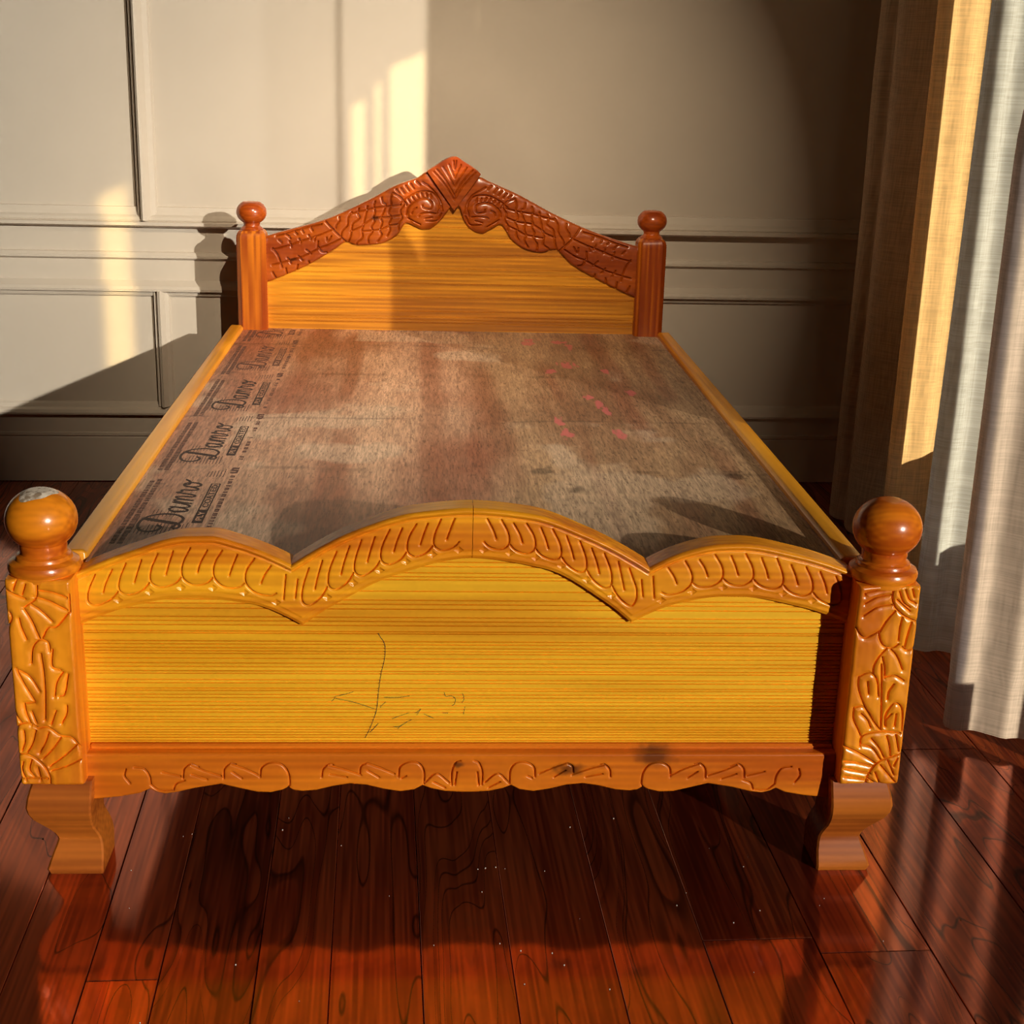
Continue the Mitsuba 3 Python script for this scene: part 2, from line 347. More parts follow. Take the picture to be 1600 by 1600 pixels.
SKO = "-601.3,130.6 -554.7,135.5 -523.5,141.5 -507.6,149 -496.8,143.4 -483.7,140.4 -465.9,142.9 -434.5,150.9 -394.3,157.8 -363.4,149.7 -336.9,143.2 -314.5,142.6 -296.6,147.1 -287.5,151.6 -278.7,146.6 -265.3,144.5 -242.9,146.5 -215.9,153.5 -188.9,158 -162,155.4 -135,148.3 -107.9,143.7 -85.3,147.2 -71.8,154.8 -58.2,149.2 -35.5,144.1 -9.6,142.6"
CR = "-362.2,827.4 -338.8,802.8 -301.9,768.2;-514.6,701.2 -461.8,715.8 -420.9,730.2 -380,751.4 -352.8,762.1 -318.8,779.7;-511.9,745.3 -471.2,756.2 -420.3,774.1 -379.5,788.5 -338.8,806.1;-501,782.5 -470.5,791.5 -419.7,807.1 -372.4,818.8;-511.9,748.6 -497.1,728.7 -486,695;-477.3,789.7 -467.3,784.9 -460.7,776.6;-450.2,797 -441.9,789.8;-494.5,772.6 -486.2,765.3;-464.2,769.8 -457.8,753.1;-437.1,777.1 -432.2,766.5;-409.9,787.8 -403.3,776.2;-470.2,722.4 -460.3,707.4;-439.6,728.2 -428.6,716.5;-417.3,747.2 -403.9,735.7;-381.6,754.7 -373.3,741.4 -359.8,740;-429.9,804.2 -423.3,793.6;-404.5,810.7 -397.9,799.8;-383.1,771.6 -385.1,751.3;-359.3,782.2 -356.1,771.5 -345.8,785.8;-441.7,702.7 -445.4,688.3;-475.8,691.8 -473.4,675.5;-513.4,680.8 -505.2,665.6;-411,713.5 -407.8,703.4;-389.7,784.9 -393.2,773;-323.3,839.9 -321.7,829.9 -332,816.3 -332.7,808.9;-287.8,854.1 -298.1,837.1 -299.9,817 -315.2,799.9 -318.7,783;-267.6,864.5 -271,851.1 -266,837.8 -284.7,822.4 -288.1,803.9 -291.6,787 -297.8,770;-244,871.7 -245.7,858.3 -250.8,838.2 -254.2,821.4 -259.4,804.5 -257.7,784.3 -271.4,770.6 -275.5,764.4;-222,885.5 -225.4,872.1 -222.1,855.5 -227.2,838.7 -223.8,828.7 -232.3,815.1 -228.9,801.8 -240.8,784.7 -240.8,767.8;-203.5,895.9 -200.1,882.6 -191.7,876.2 -196.7,859.4 -205.2,839.2 -201.8,825.9 -208.6,805.6 -203.5,792.2 -215.3,773.4;-174.9,906.5 -178.2,889.8 -176.5,876.5 -183.2,856.4 -176.4,839.8 -183.2,822.9 -179.7,806.2 -188.2,789.2;-173.2,909.8 -153,900.3 -139.4,880.7 -151.1,860.4 -145.9,840.5 -156,823.5 -154.3,806.8;-257.6,819.6 -223.8,838.8 -183.2,843 -149.4,848.8;-291.5,800.4 -257.6,816.3;-257.7,801.2 -206.9,808.3 -179.8,819.6 -154.3,823.6;-287.9,850.7 -250.7,859.9 -223.7,867.1 -183.3,873 -149.5,877.1;-163.2,920 -154.7,909.6;-149.7,923.6 -139.5,909.9;-136.3,930.5 -126.1,916.8;-122.9,937.4 -112.7,923.8;-106.1,943.8 -95.9,934.1;-139.4,887.3 -132.6,876.9;-129.3,894.2 -122.5,883.7;-117.6,901.1 -110.7,890.7;-105.8,908 -99,897.6;-92.3,911.7 -87.2,901.2;-78.8,912 -75.3,901.4;-65.3,909 -63.5,898.4;-89.2,941.5 -72.3,932 -51.8,912.6 -38,889.6 -30.9,863.1;-152.9,880.4 -132.7,897.5 -99.1,914.8 -65.4,915.6 -44.9,899.5 -37.8,876.3 -44.4,856.1;-134.1,850.8 -129.2,870.9 -105.7,891.4 -78.7,898.7 -61.6,885.8 -64.9,869 -85.2,871.9 -88.7,878.5;-98.6,848.2 -91.8,855.1 -71.5,858.9 -51.1,856;-129,840.9 -95,824.9;-34.2,856.4 -47.5,836 -78.1,835.3;-118.9,854.5 -115.6,864.6 -105.5,871.5;-81.5,841.9 -61.2,845.7"
KS = "-49.2,978.7 -21.9,946.4 1.3,908.8;-32.5,985.6 -15.3,959.7 1,932;-15.8,992.6 0.6,956.8;-2.5,1002.8 0.2,981.5;-57.6,971.9 -25.1,936.4 1.6,895.5"
PN = "-143.9,407.7 -140.6,401.5 -135.7,394.4 -133.2,385.5 -133.2,373.1 -135.3,356.9 -138.9,342.5 -141.9,322.7 -144.2,300.9 -146.4,277.1 -151.4,258.8 -159,238.5;-143.9,251.4 -150.6,243.1 -157.3,235.7;-159,238.5 -164.8,226.4"
PG = "-183.6,307.1 -196.9,302.6 -211.8,298.9 -213.5,295.3 -218.5,290.7;-211.9,295.3 -187.1,289.8 -167.2,283.5 -150.6,277.1;-133.9,297.3 -112.3,297.3 -94,300.1;-132.3,289.1 -138.9,282.7 -140.6,279;-121.4,259.7 -110.5,264.4 -95.5,269.9;-118,245 -108.8,246.9 -98.8,253.3;-112.9,241.3 -108.8,245.9 -98.8,253.3;-98.8,253.3 -90.4,258;-82.1,266.3 -75.5,277.3;-83.8,269.9 -77.2,275.5;-38.3,306.6 -35.7,299.3 -27.4,300.3 -20.6,295.7 -21.3,286.6 -25.4,282.9;-9.1,304.9 -6.4,295.8 -8.8,288.4;-4.5,281.1 -6.8,268.2;-70.4,268.1 -55.3,260.8;-40.3,270 -31.9,270"


def curve(pts, x):
    from scipy.interpolate import PchipInterpolator
    p = np.array(pts)
    return PchipInterpolator(p[:, 0], p[:, 1])(x)


def pieces(segs, x):
    """outline made of smooth stretches that meet in points"""
    x = np.asarray(x, float)
    out = np.zeros_like(x)
    for s in segs:
        m = (x >= s[0][0] - 1e-9) & (x <= s[-1][0] + 1e-9)
        out[m] = curve(s, x[m])
    return out


# ------------------------------------------------------------------ the room
def structure(key, mesh, mat, label, smooth=False):
    return put(key, mesh, mat, smooth, label=label, kind='structure')


structure('wall_back', bx(-2.7, RX + 0.15, WALL_Y, WALL_Y + 0.15, -0.05, 2.8), 'm_wall', 'painted greige panelled wall behind the headboard')
structure('wall_left', bx(-2.85, -2.7, -3.6, WALL_Y + 0.15, -0.05, 2.8), 'm_unseen_wall', 'unseen wall at the left of the room, kept dark to cut bounced light')
structure('wall_front', bx(-2.7, RX, -3.75, -3.6, -0.05, 2.8), 'm_unseen_wall', 'unseen wall facing the footboard, kept dark to cut bounced light')
structure('ceiling', bx(-2.85, RX + 0.15, -3.75, WALL_Y + 0.15, 2.8, 2.9), 'm_ceiling', 'plain pale ceiling')
structure('wall_right', bx(RX, RX + 0.04, 1.375, WALL_Y, -0.05, 2.8), 'm_wall', 'stretch of wall behind the brown drape')
put('wall_right__sun_block_pier', bx(RX, RX + 0.010, 0.27, 0.478, -0.05, 2.8), 'm_wall')  # unseen, placed to keep sun off the wall left of the sheer
put('wall_right__sun_block_pier', bx(RX, RX + 0.04, 0.735, 1.17, -0.05, 2.8), 'm_wall')  # unseen, placed to stop sun passing between the two curtains
for y0, y1 in ((0.478, 0.735), (1.17, 1.375)):
    put('wall_right__window_head', bx(RX, RX + 0.04, y0, y1, 2.35, 2.8), 'm_wall')
    put('wall_right__window_sill', bx(RX, RX + 0.04, y0, y1, -0.05, 0.34), 'm_wall')
put('wall_right__door_head', bx(RX, RX + 0.15, -3.6, 0.27, 2.70, 2.8), 'm_wall')

CHAIR = [(0.838, 0), (0.836, 0.005), (0.824, 0.008), (0.815, 0.011), (0.809, 0.018), (0.801, 0.022), (0.797, 0.020), (0.795, 0.030), (0.786, 0.030), (0.783, 0.022), (0.779, 0.010), (0.777, 0)]
BEAD = [(0.707, 0), (0.704, 0.006), (0.696, 0.011), (0.689, 0.011), (0.685, 0.006), (0.682, 0)]
PANELR = [(0.622, 0), (0.616, 0.006), (0.606, 0.016), (0.598, 0.020), (0.591, 0.019), (0.589, 0.010), (0.580, 0.008), (0.576, 0.006), (0.575, 0)]
CAP = [(0.252, 0), (0.246, 0.006), (0.236, 0.010), (0.230, 0.018), (0.221, 0.022), (0.215, 0.021), (0.213, 0.012), (0.211, 0)]
BASE = [(0.213, 0), (0.213, 0.010), (0.158, 0.010), (0.155, 0.013), (0.147, 0.013), (0.143, 0.009), (0.139, 0.010), (0.002, 0.010), (0.002, 0)]
for n, (prof, lab) in enumerate(((CHAIR, 'stepped chair rail along the back wall above the headboard posts'), (BEAD, 'thin bead running along the back wall below the chair rail'),
                                 (PANELR, 'moulded top rail of the lower wall panels'), (CAP, 'moulded cap above the baseboard')), 1):
    prof = [(z, d * 1.3) for z, d in prof]
    structure(f'trim_{n}', extrude_x(prof, -2.7, RX, WALL_Y), 'm_wall', lab)
structure('baseboard_back', extrude_x(BASE, -2.7, RX, WALL_Y), 'm_wall', 'tall plain baseboard at the foot of the back wall')
UPR = [(-0.708, 0), (-0.707, 0.020), (-0.698, 0.021), (-0.696, 0.036), (-0.690, 0.042), (-0.684, 0.040), (-0.670, 0.018), (-0.656, 0.013), (-0.651, 0)]
structure('trim_5', extrude_z(UPR, 0.800, 2.8, WALL_Y), 'm_wall', 'upright panel moulding above the chair rail at the left')
LOW = [(-0.674, 0), (-0.673, 0.016), (-0.664, 0.017), (-0.662, 0.028), (-0.654, 0.032), (-0.641, 0.015), (-0.631, 0.010), (-0.626, 0)]
structure('trim_6', extrude_z(LOW, 0.240, 0.592, WALL_Y), 'm_wall', 'short upright panel moulding below the chair rail left of the bed')
for dx, key in ((-1.45, 'trim_7'), ):
    structure(key, extrude_z([(x + dx, d) for x, d in UPR], 0.80, 2.8, WALL_Y), 'm_wall', 'upright panel moulding in the far left of the back wall')

# floor: every board a piece of its own
structure('floor', bx(-2.85, RX + 0.15, -3.75, WALL_Y + 0.15, -0.05, -0.016), 'm_subfloor', 'dark red glossy hardwood floor')
EDGES = [-0.653, -0.535, -0.422, -0.319, -0.180, -0.073, 0.060, 0.194, 0.347, 0.491, 0.664, 0.837, 1.025, 1.180, 1.340, 1.499]
EDGES = [round(-0.653 - 0.137 * k, 3) for k in range(14, 0, -1)] + EDGES
ENDS = {-0.422: [-1.6, -0.244, 1.05], 0.491: [-1.4, -0.186, 0.9], 0.664: [-1.2, -0.226, 1.2]}
for x0, x1 in zip(EDGES[:-1], EDGES[1:]):
    x0 = max(x0, -2.699)
    if x1 <= -2.698:
        continue
    cuts = ENDS.get(x0)
    if cuts is None:
        a = -3.5 + rng.uniform(0.2, 1.1)
        cuts = []
        while a < 2.0:
            if not (-0.40 < a < 0.3):
                cuts.append(a)
            a += rng.uniform(1.0, 1.7)
    ys = [-3.599] + cuts + [2.313]
    for y0, y1 in zip(ys[:-1], ys[1:]):
        g = 0.0006
        put('floor__plank', cbox(x0 + g, x1 - g, y0 + g, y1 - g, -0.016, 0.0 - rng.uniform(0, 0.0003), 0.0009), f'm_plank{rng.integers(4)}')

# unseen windows and glazed door at right, arranged to shape the sun
XG = RX + 0.008


def pane(y0, y1, z0, z1, tint, owner):
    m = trimesh.Trimesh(np.array([(XG, y0, z0), (XG, y1, z0), (XG, y1, z1), (XG, y0, z1)]), np.array([(0, 1, 2), (0, 2, 3)]), process=False)
    put(f'{owner}__pane', m, 'm_glass_' + tint)


for n, y0, y1 in ((1, 0.478, 0.735), (3, 1.17, 1.375)):  # out of view, each sized so the sun lands on its curtain
    fr = [bx(RX, RX + 0.012, y0, y0 + 0.010, 0.34, 2.35), bx(RX + 0.005, RX + 0.035, y1 - 0.025, y1, 0.34, 2.35), bx(RX + 0.005, RX + 0.035, y0 + 0.025, y1 - 0.025, 0.34, 0.37), bx(RX + 0.005, RX + 0.035, y0 + 0.025, y1 - 0.025, 2.31, 2.35)]
    structure(f'window_{n}', trimesh.util.concatenate(fr), 'm_frame', 'unseen tall window sized to put sun on the %s curtain' % ('white sheer' if n == 1 else 'glowing tan'))
    pane(y0 + 0.010, y1 - 0.025, 0.37, 2.31, 'clear', f'window_{n}')
fr = [bx(RX + 0.005, RX + 0.035, -3.6, -3.55, 0, 2.7), bx(RX + 0.005, RX + 0.035, -3.55, 0.27, 2.66, 2.7), bx(RX + 0.005, RX + 0.035, -3.55, 0.27, -0.02, 0.02)]
structure('window_2', trimesh.util.concatenate(fr), 'm_frame', 'unseen glazed door beside the camera, panes and gaps placed to shape the sun')
pane(-3.55, -1.164, 0.30, 2.66, 'tinted', 'window_2')
pane(-1.044, -0.440, 0.30, 2.66, 'tinted', 'window_2')
pane(-0.440, 0.27, 1.92, 2.66, 'dusky', 'window_2')
pane(-1.164, -1.044, 1.92, 2.66, 'tinted', 'window_2')
pane(-1.164, -1.044, 0.30, 1.40, 'tinted', 'window_2')
slots = [(-0.062, -0.008, 1.86), (0.040, 0.062, 1.89), (0.104, 0.250, 1.92)]  # clear gaps placed to throw the bright stripes on the wall
ZS = 1.55
yy = -0.440
for (a, b, zt) in slots:
    pane(yy, a, ZS, 1.92, 'dusky', 'window_2')
    if zt < 1.92:
        pane(a, b, zt, 1.92, 'dusky', 'window_2')
    yy = b
pane(yy, 0.27, ZS, 1.92, 'dusky', 'window_2')
pane(-0.440, -0.095, 0.30, ZS, 'dusky', 'window_2')
pane(-0.095, 0.035, 1.30, ZS, 'dusky', 'window_2')
put('window_2__sun_block_panel', bx(RX + 0.005, RX + 0.035, 0.035, 0.27, 0.02, ZS), 'm_frame')  # unseen solid panel, placed to keep sun off the headboard

for y0, y1 in ((-3.55, -0.095),):
    put('window_2__sun_block_kick', bx(RX + 0.005, RX + 0.035, y0, y1, 0.02, 0.30), 'm_frame')  # unseen low panel, placed to shade the floor at the right

# ------------------------------------------------------------------ curtains
def hang(plan, z0, z1, flare=0.0, wob=0.006, seed=0, rows=70, hem=0.0, drift=(0, 0), gather=None):
    p = smooth_line(np.array(plan), 14)
    seg = np.r_[0, np.cumsum(np.linalg.norm(np.diff(p, axis=0), axis=1))]
    n = max(30, int(seg[-1] / 0.006))
    s = np.linspace(0, seg[-1], n)
    p = np.stack([np.interp(s, seg, p[:, 0]), np.interp(s, seg, p[:, 1])], 1)
    t = np.gradient(p, axis=0)
    t /= np.linalg.norm(t, axis=1, keepdims=True)
    nrm = np.stack([-t[:, 1], t[:, 0]], 1)
    if gather is not None:                                    # the pleats are drawn together towards the rod
        g = smooth_line(np.array(gather), 14)
        sg = np.r_[0, np.cumsum(np.linalg.norm(np.diff(g, axis=0), axis=1))]
        g = np.stack([np.interp(np.linspace(0, sg[-1], n), sg, g[:, 0]), np.interp(np.linspace(0, sg[-1], n), sg, g[:, 1])], 1)
    z = np.linspace(z0, z1, rows)
    f = (z - z0) / (z1 - z0)
    mid = p.mean(0)
    V = []
    for zz, ff in zip(z, f):
        q = mid + (p - mid) * (1 + flare * (1 - ff) ** 2) + np.array(drift) * (1 - ff) ** 2
        if gather is not None:
            k = np.clip((zz - 1.15) / 0.26, 0, 1)
            k = k * k * (3 - 2 * k)
            q = q * (1 - k) + g * k
        d = meshkit.fbm(np.stack([s * 9 + seed, np.full(n, zz * 1.6), np.full(n, seed * 1.0)], 1), 3, seed) - 0.5
        q = q + nrm * (d * wob * 2)[:, None]
        if hem and zz < z0 + hem:
            q = q + nrm * 0.002
        V.append(np.c_[q, np.full(n, zz)])
    V = np.array(V)
    idx = np.arange(rows * n).reshape(rows, n)
    a, b, c, d = idx[:-1, :-1].ravel(), idx[:-1, 1:].ravel(), idx[1:, 1:].ravel(), idx[1:, :-1].ravel()
    return trimesh.Trimesh(V.reshape(-1, 3), np.vstack([np.stack([a, b, c], 1), np.stack([a, c, d], 1)]), process=False)


TOP = 2.5
A = hang([(1.47, 2.12), (1.40, 2.05), (1.355, 1.985), (1.35, 1.93), (1.375, 1.90), (1.36, 1.86), (1.352, 1.79), (1.40, 1.72), (1.44, 1.66), (1.41, 1.62), (1.45, 1.57)], 0.012, TOP, seed=1, drift=(-0.015, -0.03))
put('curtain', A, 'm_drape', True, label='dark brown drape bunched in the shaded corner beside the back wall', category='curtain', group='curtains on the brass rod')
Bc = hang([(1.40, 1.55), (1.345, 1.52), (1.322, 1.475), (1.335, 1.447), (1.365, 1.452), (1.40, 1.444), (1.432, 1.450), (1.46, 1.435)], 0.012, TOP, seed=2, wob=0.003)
put('curtain_001', Bc, 'm_drape_sunglow', True, label='tan curtain panel in the sun, part of its orange glow put into the cloth colour, between the brown drape and the white sheer', category='curtain', group='curtains on the brass rod')
Cc = hang([(1.230, 0.925), (1.232, 0.903), (1.255, 0.888), (1.28, 0.894), (1.31, 0.877), (1.34, 0.870), (1.37, 0.850), (1.41, 0.845), (1.44, 0.835)], 0.012, TOP, seed=3, wob=0.003, flare=0.16)
put('curtain_002', Cc, 'm_sheer', True, label='white sheer curtain with a narrow side hem, backlit at the right edge', category='curtain', group='curtains on the brass rod')
Dc = hang([(1.165, 0.545), (1.135, 0.515), (1.122, 0.474), (1.142, 0.452), (1.172, 0.452), (1.200, 0.430), (1.222, 0.412), (1.252, 0.412), (1.282, 0.385), (1.305, 0.370), (1.335, 0.375)], 0.03, TOP, seed=4, wob=0.004, hem=0.13,
          gather=[(1.113, 0.484), (1.154, 0.40), (1.216, 0.33), (1.248, 0.26), (1.308, 0.19)])  # upper part out of view, gathered to let the sun stripes past
put('curtain_003', Dc, 'm_linen', True, label='pale linen curtain with a deep bottom hem, nearest at the right edge', category='curtain', group='curtains on the brass rod')
rod = trimesh.creation.cylinder(radius=0.014, segment=[(1.30, 0.05, 2.515), (1.30, 2.28, 2.515)], sections=20)
put('curtain_rod', rod, 'm_brass', 40, label='round brass curtain rod carrying the curtains', category='curtain rod')
for y in (0.08, 1.30, 2.24):
    put('curtain_rod__bracket', bx(1.29, RX, y, y + 0.02, 2.49, 2.503), 'm_brass')

# ------------------------------------------------------------------ added ceiling spotlight, fill for the middle of the back wall
LP0 = np.array([0.55, -0.75, 2.62])
AIM = np.array([0.12, WALL_Y, 0.85])
d = (AIM - LP0) / np.linalg.norm(AIM - LP0)
can = trimesh.creation.revolve(np.array([(0.0, -0.10), (0.035, -0.10), (0.045, -0.09), (0.045, 0.03), (0.041, 0.03), (0.041, -0.01), (0.0, -0.01)]), sections=32)
can.apply_transform(trimesh.geometry.align_vectors([0, 0, 1], d))
can.apply_translation(LP0)
put('added_fill_spotlight', trimesh.util.concatenate([can, bx(LP0[0] - 0.008, LP0[0] + 0.008, LP0[1] - 0.10, LP0[1] - 0.084, 2.66, 2.80)]), 'm_brass', 30, label='added brass spotlight out of view, fill light for the middle of the headboard wall', category='spotlight')
o = LP0 + d * 0.035
scene['added_fill_spotlight_beam'] = {'type': 'spot', 'to_world': T().look_at(origin=o.tolist(), target=AIM.tolist(), up=[0, 0, 1]), 'cutoff_angle': 19.5, 'beam_width': 6.0,
                                   'intensity': {'type': 'rgb', 'value': (FILL_SPOT_POWER * 1.0, FILL_SPOT_POWER * 0.80, FILL_SPOT_POWER * 0.56)}}

# downlight out of view over the bed, placed to light the deck
c0 = np.array([0.12, 0.95, 2.79])
ring = trimesh.creation.revolve(np.array([(0.040, -0.012), (0.058, -0.012), (0.060, -0.006), (0.060, 0.009), (0.046, 0.009), (0.040, -0.012)]), sections=40)
ring.apply_translation(c0)
put('unseen_downlight', ring, 'm_brass', 30, label='unseen round downlight over the bed, placed to light the deck', category='downlight')
scene['unseen_downlight_beam'] = {'type': 'spot', 'to_world': T().look_at(origin=(c0 - [0, 0, 0.02]).tolist(), target=[0.12, 1.0, 0.5], up=[0, 1, 0]), 'cutoff_angle': 23.0, 'beam_width': 8.0,
                                   'intensity': {'type': 'rgb', 'value': (DOWN_POWER * 1.0, DOWN_POWER * 0.90, DOWN_POWER * 0.76)}}

# ------------------------------------------------------------------ the bed
note('wooden_bed', 'carved orange lacquered double bed with bare plywood deck and ball-topped posts', 'bed')
W = 'wooden_bed'
PW = 0.0975
HWB = 0.70


def carved_post(side, S, lab):
    x0 = -HWB if side < 0 else HWB - PW
    nx, nz = 171, 600
    u, w = np.meshgrid(np.linspace(0, PW, nx), np.linspace(0.1722, 0.5145, nz))
    X, Z = u + x0, w
    cx, cz = x0 + PW / 2, 0.3432
    y = np.zeros_like(X)
    r = 0.006                                               # rounded arrises
    for e in (X - x0, x0 + PW - X, (Z - 0.1722), (0.5145 - Z)):
        k = np.clip((r - e) / r, 0, 1)
        y += r * (1 - np.sqrt(np.maximum(1 - k**2, 0)))
    lumps = meshkit.fbm(np.stack([X * 28, Z * 22, np.full_like(X, 3.0 + side)], -1), 3) - 0.5
    y += 0.0045 * lumps
    q = [np.asarray(s) + [cx, cz] for s in S]
    y += carve(X, Z, q, 0.0052, 0.0009)
    y += carve(X, Z, q, 0.0024, 0.0042)                      # the wood falls away softly towards each cut
    m = relief(X, Z, np.maximum(y, -0.002), PW)
    key = put(W + '__front_post', bed(m), 'm_post', True, label=lab)
    c = x0 + PW / 2
    prof = [(0.0, 0.508), (0.0490, 0.508), (0.0492, 0.5155), (0.0525, 0.5165), (0.0542, 0.521), (0.0542, 0.526), (0.0520, 0.531), (0.0455, 0.5345), (0.0425, 0.5355), (0.0420, 0.5385), (0.0405, 0.5415), (0.0375, 0.5425), (0.0350, 0.5450), (0.0345, 0.5490), (0.0355, 0.5530)]
    for a in np.radians(np.linspace(-49, 90, 34)):
        rr, zz = 0.0535 * math.cos(a), 0.5965 + 0.0480 * math.sin(a)
        prof.append((max(rr, 0.0), min(zz, 0.6418 + 0.02 * (zz - 0.6418)) if zz > 0.6418 else zz))
    ball = lathe(prof, c, PW / 2, 0.0, 72)
    put(key + '__ball_finial', bed(ball), 'm_ball', 33)
    # bracket foot: a swelling above a waist and a flared sole
    zs = np.array([0.173, 0.160, 0.145, 0.130, 0.118, 0.106, 0.094, 0.082, 0.070, 0.061, 0.056, 0.048, 0.034, 0.020, 0.009, 0.003, 0.0])
    oe = np.interp(zs, [0, 0.009, 0.03, 0.055, 0.06, 0.075, 0.09, 0.11, 0.127, 0.15, 0.173], [0.027, 0.024, 0.031, 0.041, 0.0405, 0.034, 0.022, 0.007, 0.002, 0.006, 0.014])
    ie = np.interp(zs, [0, 0.04, 0.06, 0.085, 0.12, 0.173], [0.113, 0.114, 0.110, 0.102, 0.104, 0.107])
    rings = []
    for z, o_, i_ in zip(zs, oe, ie):
        xa, xb, ya, yb = o_, i_, o_ * 0.85 + 0.001, i_
        c_ = 0.003
        ring = [(xa + c_, ya), (xb - c_, ya), (xb, ya + c_), (xb, yb - c_), (xb - c_, yb), (xa + c_, yb), (xa, yb - c_), (xa, ya + c_)]
        rings.append([((-HWB + px) if side < 0 else (HWB - px), py, z) for px, py in ring])
    v = np.array(rings)
    k = len(rings)
    f = []
    for i in range(k - 1):
        for j in range(8):
            a, b = i * 8 + j, i * 8 + (j + 1) % 8
            f += [(a, b, b + 8), (a, b + 8, a + 8)]
    for j in range(1, 7):
        f += [(0, j + 1, j), ((k - 1) * 8, (k - 1) * 8 + j, (k - 1) * 8 + j + 1)]
    m = trimesh.Trimesh(v.reshape(-1, 3), np.array(f), process=False)
    trimesh.repair.fix_normals(m)
    put(key + '__bracket_foot', bed(m), 'm_foot', 32)
    return key, c


left_post, cl = carved_post(-1, strokes(LP), 'left footboard post carved with flowers')
right_post, cr_ = carved_post(1, strokes(RP), 'right footboard post carved with flowers')
# worn white patch on top of the left ball
rr, aa = np.meshgrid(np.linspace(0, 1, 10), np.linspace(0, 2 * np.pi, 49)[:-1], indexing='ij')
rim = 0.0275 * (1 + 0.10 * np.sin(3 * aa + 1) + 0.06 * np.sin(5 * aa))
px, py = rr * rim * np.cos(aa) * 1.02 - 0.003, rr * rim * np.sin(aa) - 0.004
zz = 0.5965 + 0.0480 * np.sqrt(np.maximum(1 - (px**2 + py**2) / 0.0535**2, 0))
zz = np.where(zz > 0.6418, 0.6418 + 0.02 * (zz - 0.6418), zz) + 0.0006 * (1 - rr**4) + 0.0001
V = np.stack([cl + px, PW / 2 + py, zz], -1)
n = 48
f = []
for i in range(9):
    for j in range(n):
        a, b = i * n + j, i * n + (j + 1) % n
        f += [(a, a + n, b + n), (a, b + n, b)]
put(left_post + '__worn_patch', bed(trimesh.Trimesh(V.reshape(-1, 3), np.array(f), process=False)), 'm_patch', True, label='whitish worn patch on top of the ball')

# footboard: grooved panel, two halves of the scalloped rail, scrolled bottom rail
RT = [[(-0.604, 0.512), (-0.524, 0.5455), (-0.436, 0.571), (-0.400, 0.572), (-0.359, 0.562), (-0.277, 0.527)], [(-0.277, 0.527), (-0.174, 0.585), (-0.086, 0.613), (0.0, 0.621), (0.089, 0.613), (0.180, 0.581), (0.279, 0.527)],
      [(0.279, 0.527), (0.343, 0.556), (0.390, 0.566), (0.423, 0.567), (0.515, 0.551), (0.604, 0.522)]]
RB = [[(-0.604, 0.424), (-0.509, 0.459), (-0.460, 0.468), (-0.430, 0.469), (-0.342, 0.460), (-0.262, 0.425)], [(-0.262, 0.425), (-0.209, 0.461), (-0.115, 0.510), (0.0, 0.538), (0.114, 0.522), (0.217, 0.464), (0.256, 0.432)],
      [(0.256, 0.432), (0.329, 0.465), (0.400, 0.477), (0.430, 0.477), (0.524, 0.461), (0.604, 0.434)]]


def grooved(x, zs_edges, top_of_x, y0, yb, depth, hw):
    """panel with horizontal grooves at the given heights, its top edge cut to a curve that stays behind the rail"""
    rows, ys = [], []
    z0, z1, gz = zs_edges
    rows.append(z0), ys.append(0.0)
    for g in sorted(gz):
        if g - hw * 1.3 <= rows[-1]:
            continue
        rows += [g - hw, g - hw * 0.35, g + hw * 0.35, g + hw]
        ys += [0.0, depth, depth, 0.0]
    rows.append(z1), ys.append(0.0)
    Xg, Zg = np.meshgrid(x, np.array(rows))
    Yg = np.repeat(np.array(ys)[:, None], len(x), 1)
    Zg = np.minimum(Zg, top_of_x(Xg[0])[None, :])
    return relief(Xg, Zg, y0 + Yg, yb)


GF = [528, 520.6, 510, 503.6, 498.3, 479.1, 464, 457, 449, 434.9, 428, 421, 410.7, 407.1, 393.8, 388.5, 382.2, 376.9, 372.4, 364.3, 356.2, 349.9, 342.7, 338.2, 327.4, 321.9, 312.8, 308.8, 301.9, 296.4, 289, 282.7, 276.3, 270.8, 263, 257.9, 253.3, 245, 240, 235.7, 231.1, 226.4, 221]
xm = np.linspace(-0.604, 0.604, 161)
mid = 0.5 * (pieces(RT, xm) + pieces(RB, xm))
fb = put(W + '__footboard', bed(grooved(xm, (0.19, 0.60, [g * 0.001 for g in GF]), lambda x: np.interp(x, xm, mid), 0.060, 0.080, 0.0042, 0.0011)), 'm_panel', label='yellowish panel of the footboard with fine horizontal grooves')


def tongues(t0, t1, pitch, lean, flip):
    """the row of U-shaped tongues along one scallop, in (x, height fraction)"""
    S = []
    k = int(round((t1 - t0) / pitch))
    p = (t1 - t0) / k
    for i in range(k):
        a = t0 + i * p
        j = rng.uniform(-0.002, 0.002, 4)
        U = [(a + lean + j[0], 0.80 + 8 * j[1]), (a + 0.25 * lean, 0.60), (a, 0.44), (a + 0.06 * p, 0.32), (a + 0.28 * p, 0.235), (a + 0.55 * p, 0.225), (a + 0.80 * p, 0.265), (a + 0.97 * p, 0.345)]
        M = [(a + 0.52 * p + lean * 0.95 + j[2], 0.78 + 10 * j[3]), (a + 0.52 * p + 0.3 * lean, 0.58), (a + 0.50 * p, 0.42)]
        for s in (U, M):
            S.append([((-x if flip else x), v) for x, v in s])
    return S


GAD = []
for flip in (False, True):
    GAD += tongues(-0.590, -0.300, 0.0450, 0.014, flip) + tongues(-0.262, -0.018, 0.0430, 0.013, flip)
    GAD += [[((-x if flip else x), v) for x, v in s] for s in ([(-0.286, 0.76), (-0.290, 0.3)], [(-0.268, 0.70), (-0.272, 0.40)])]


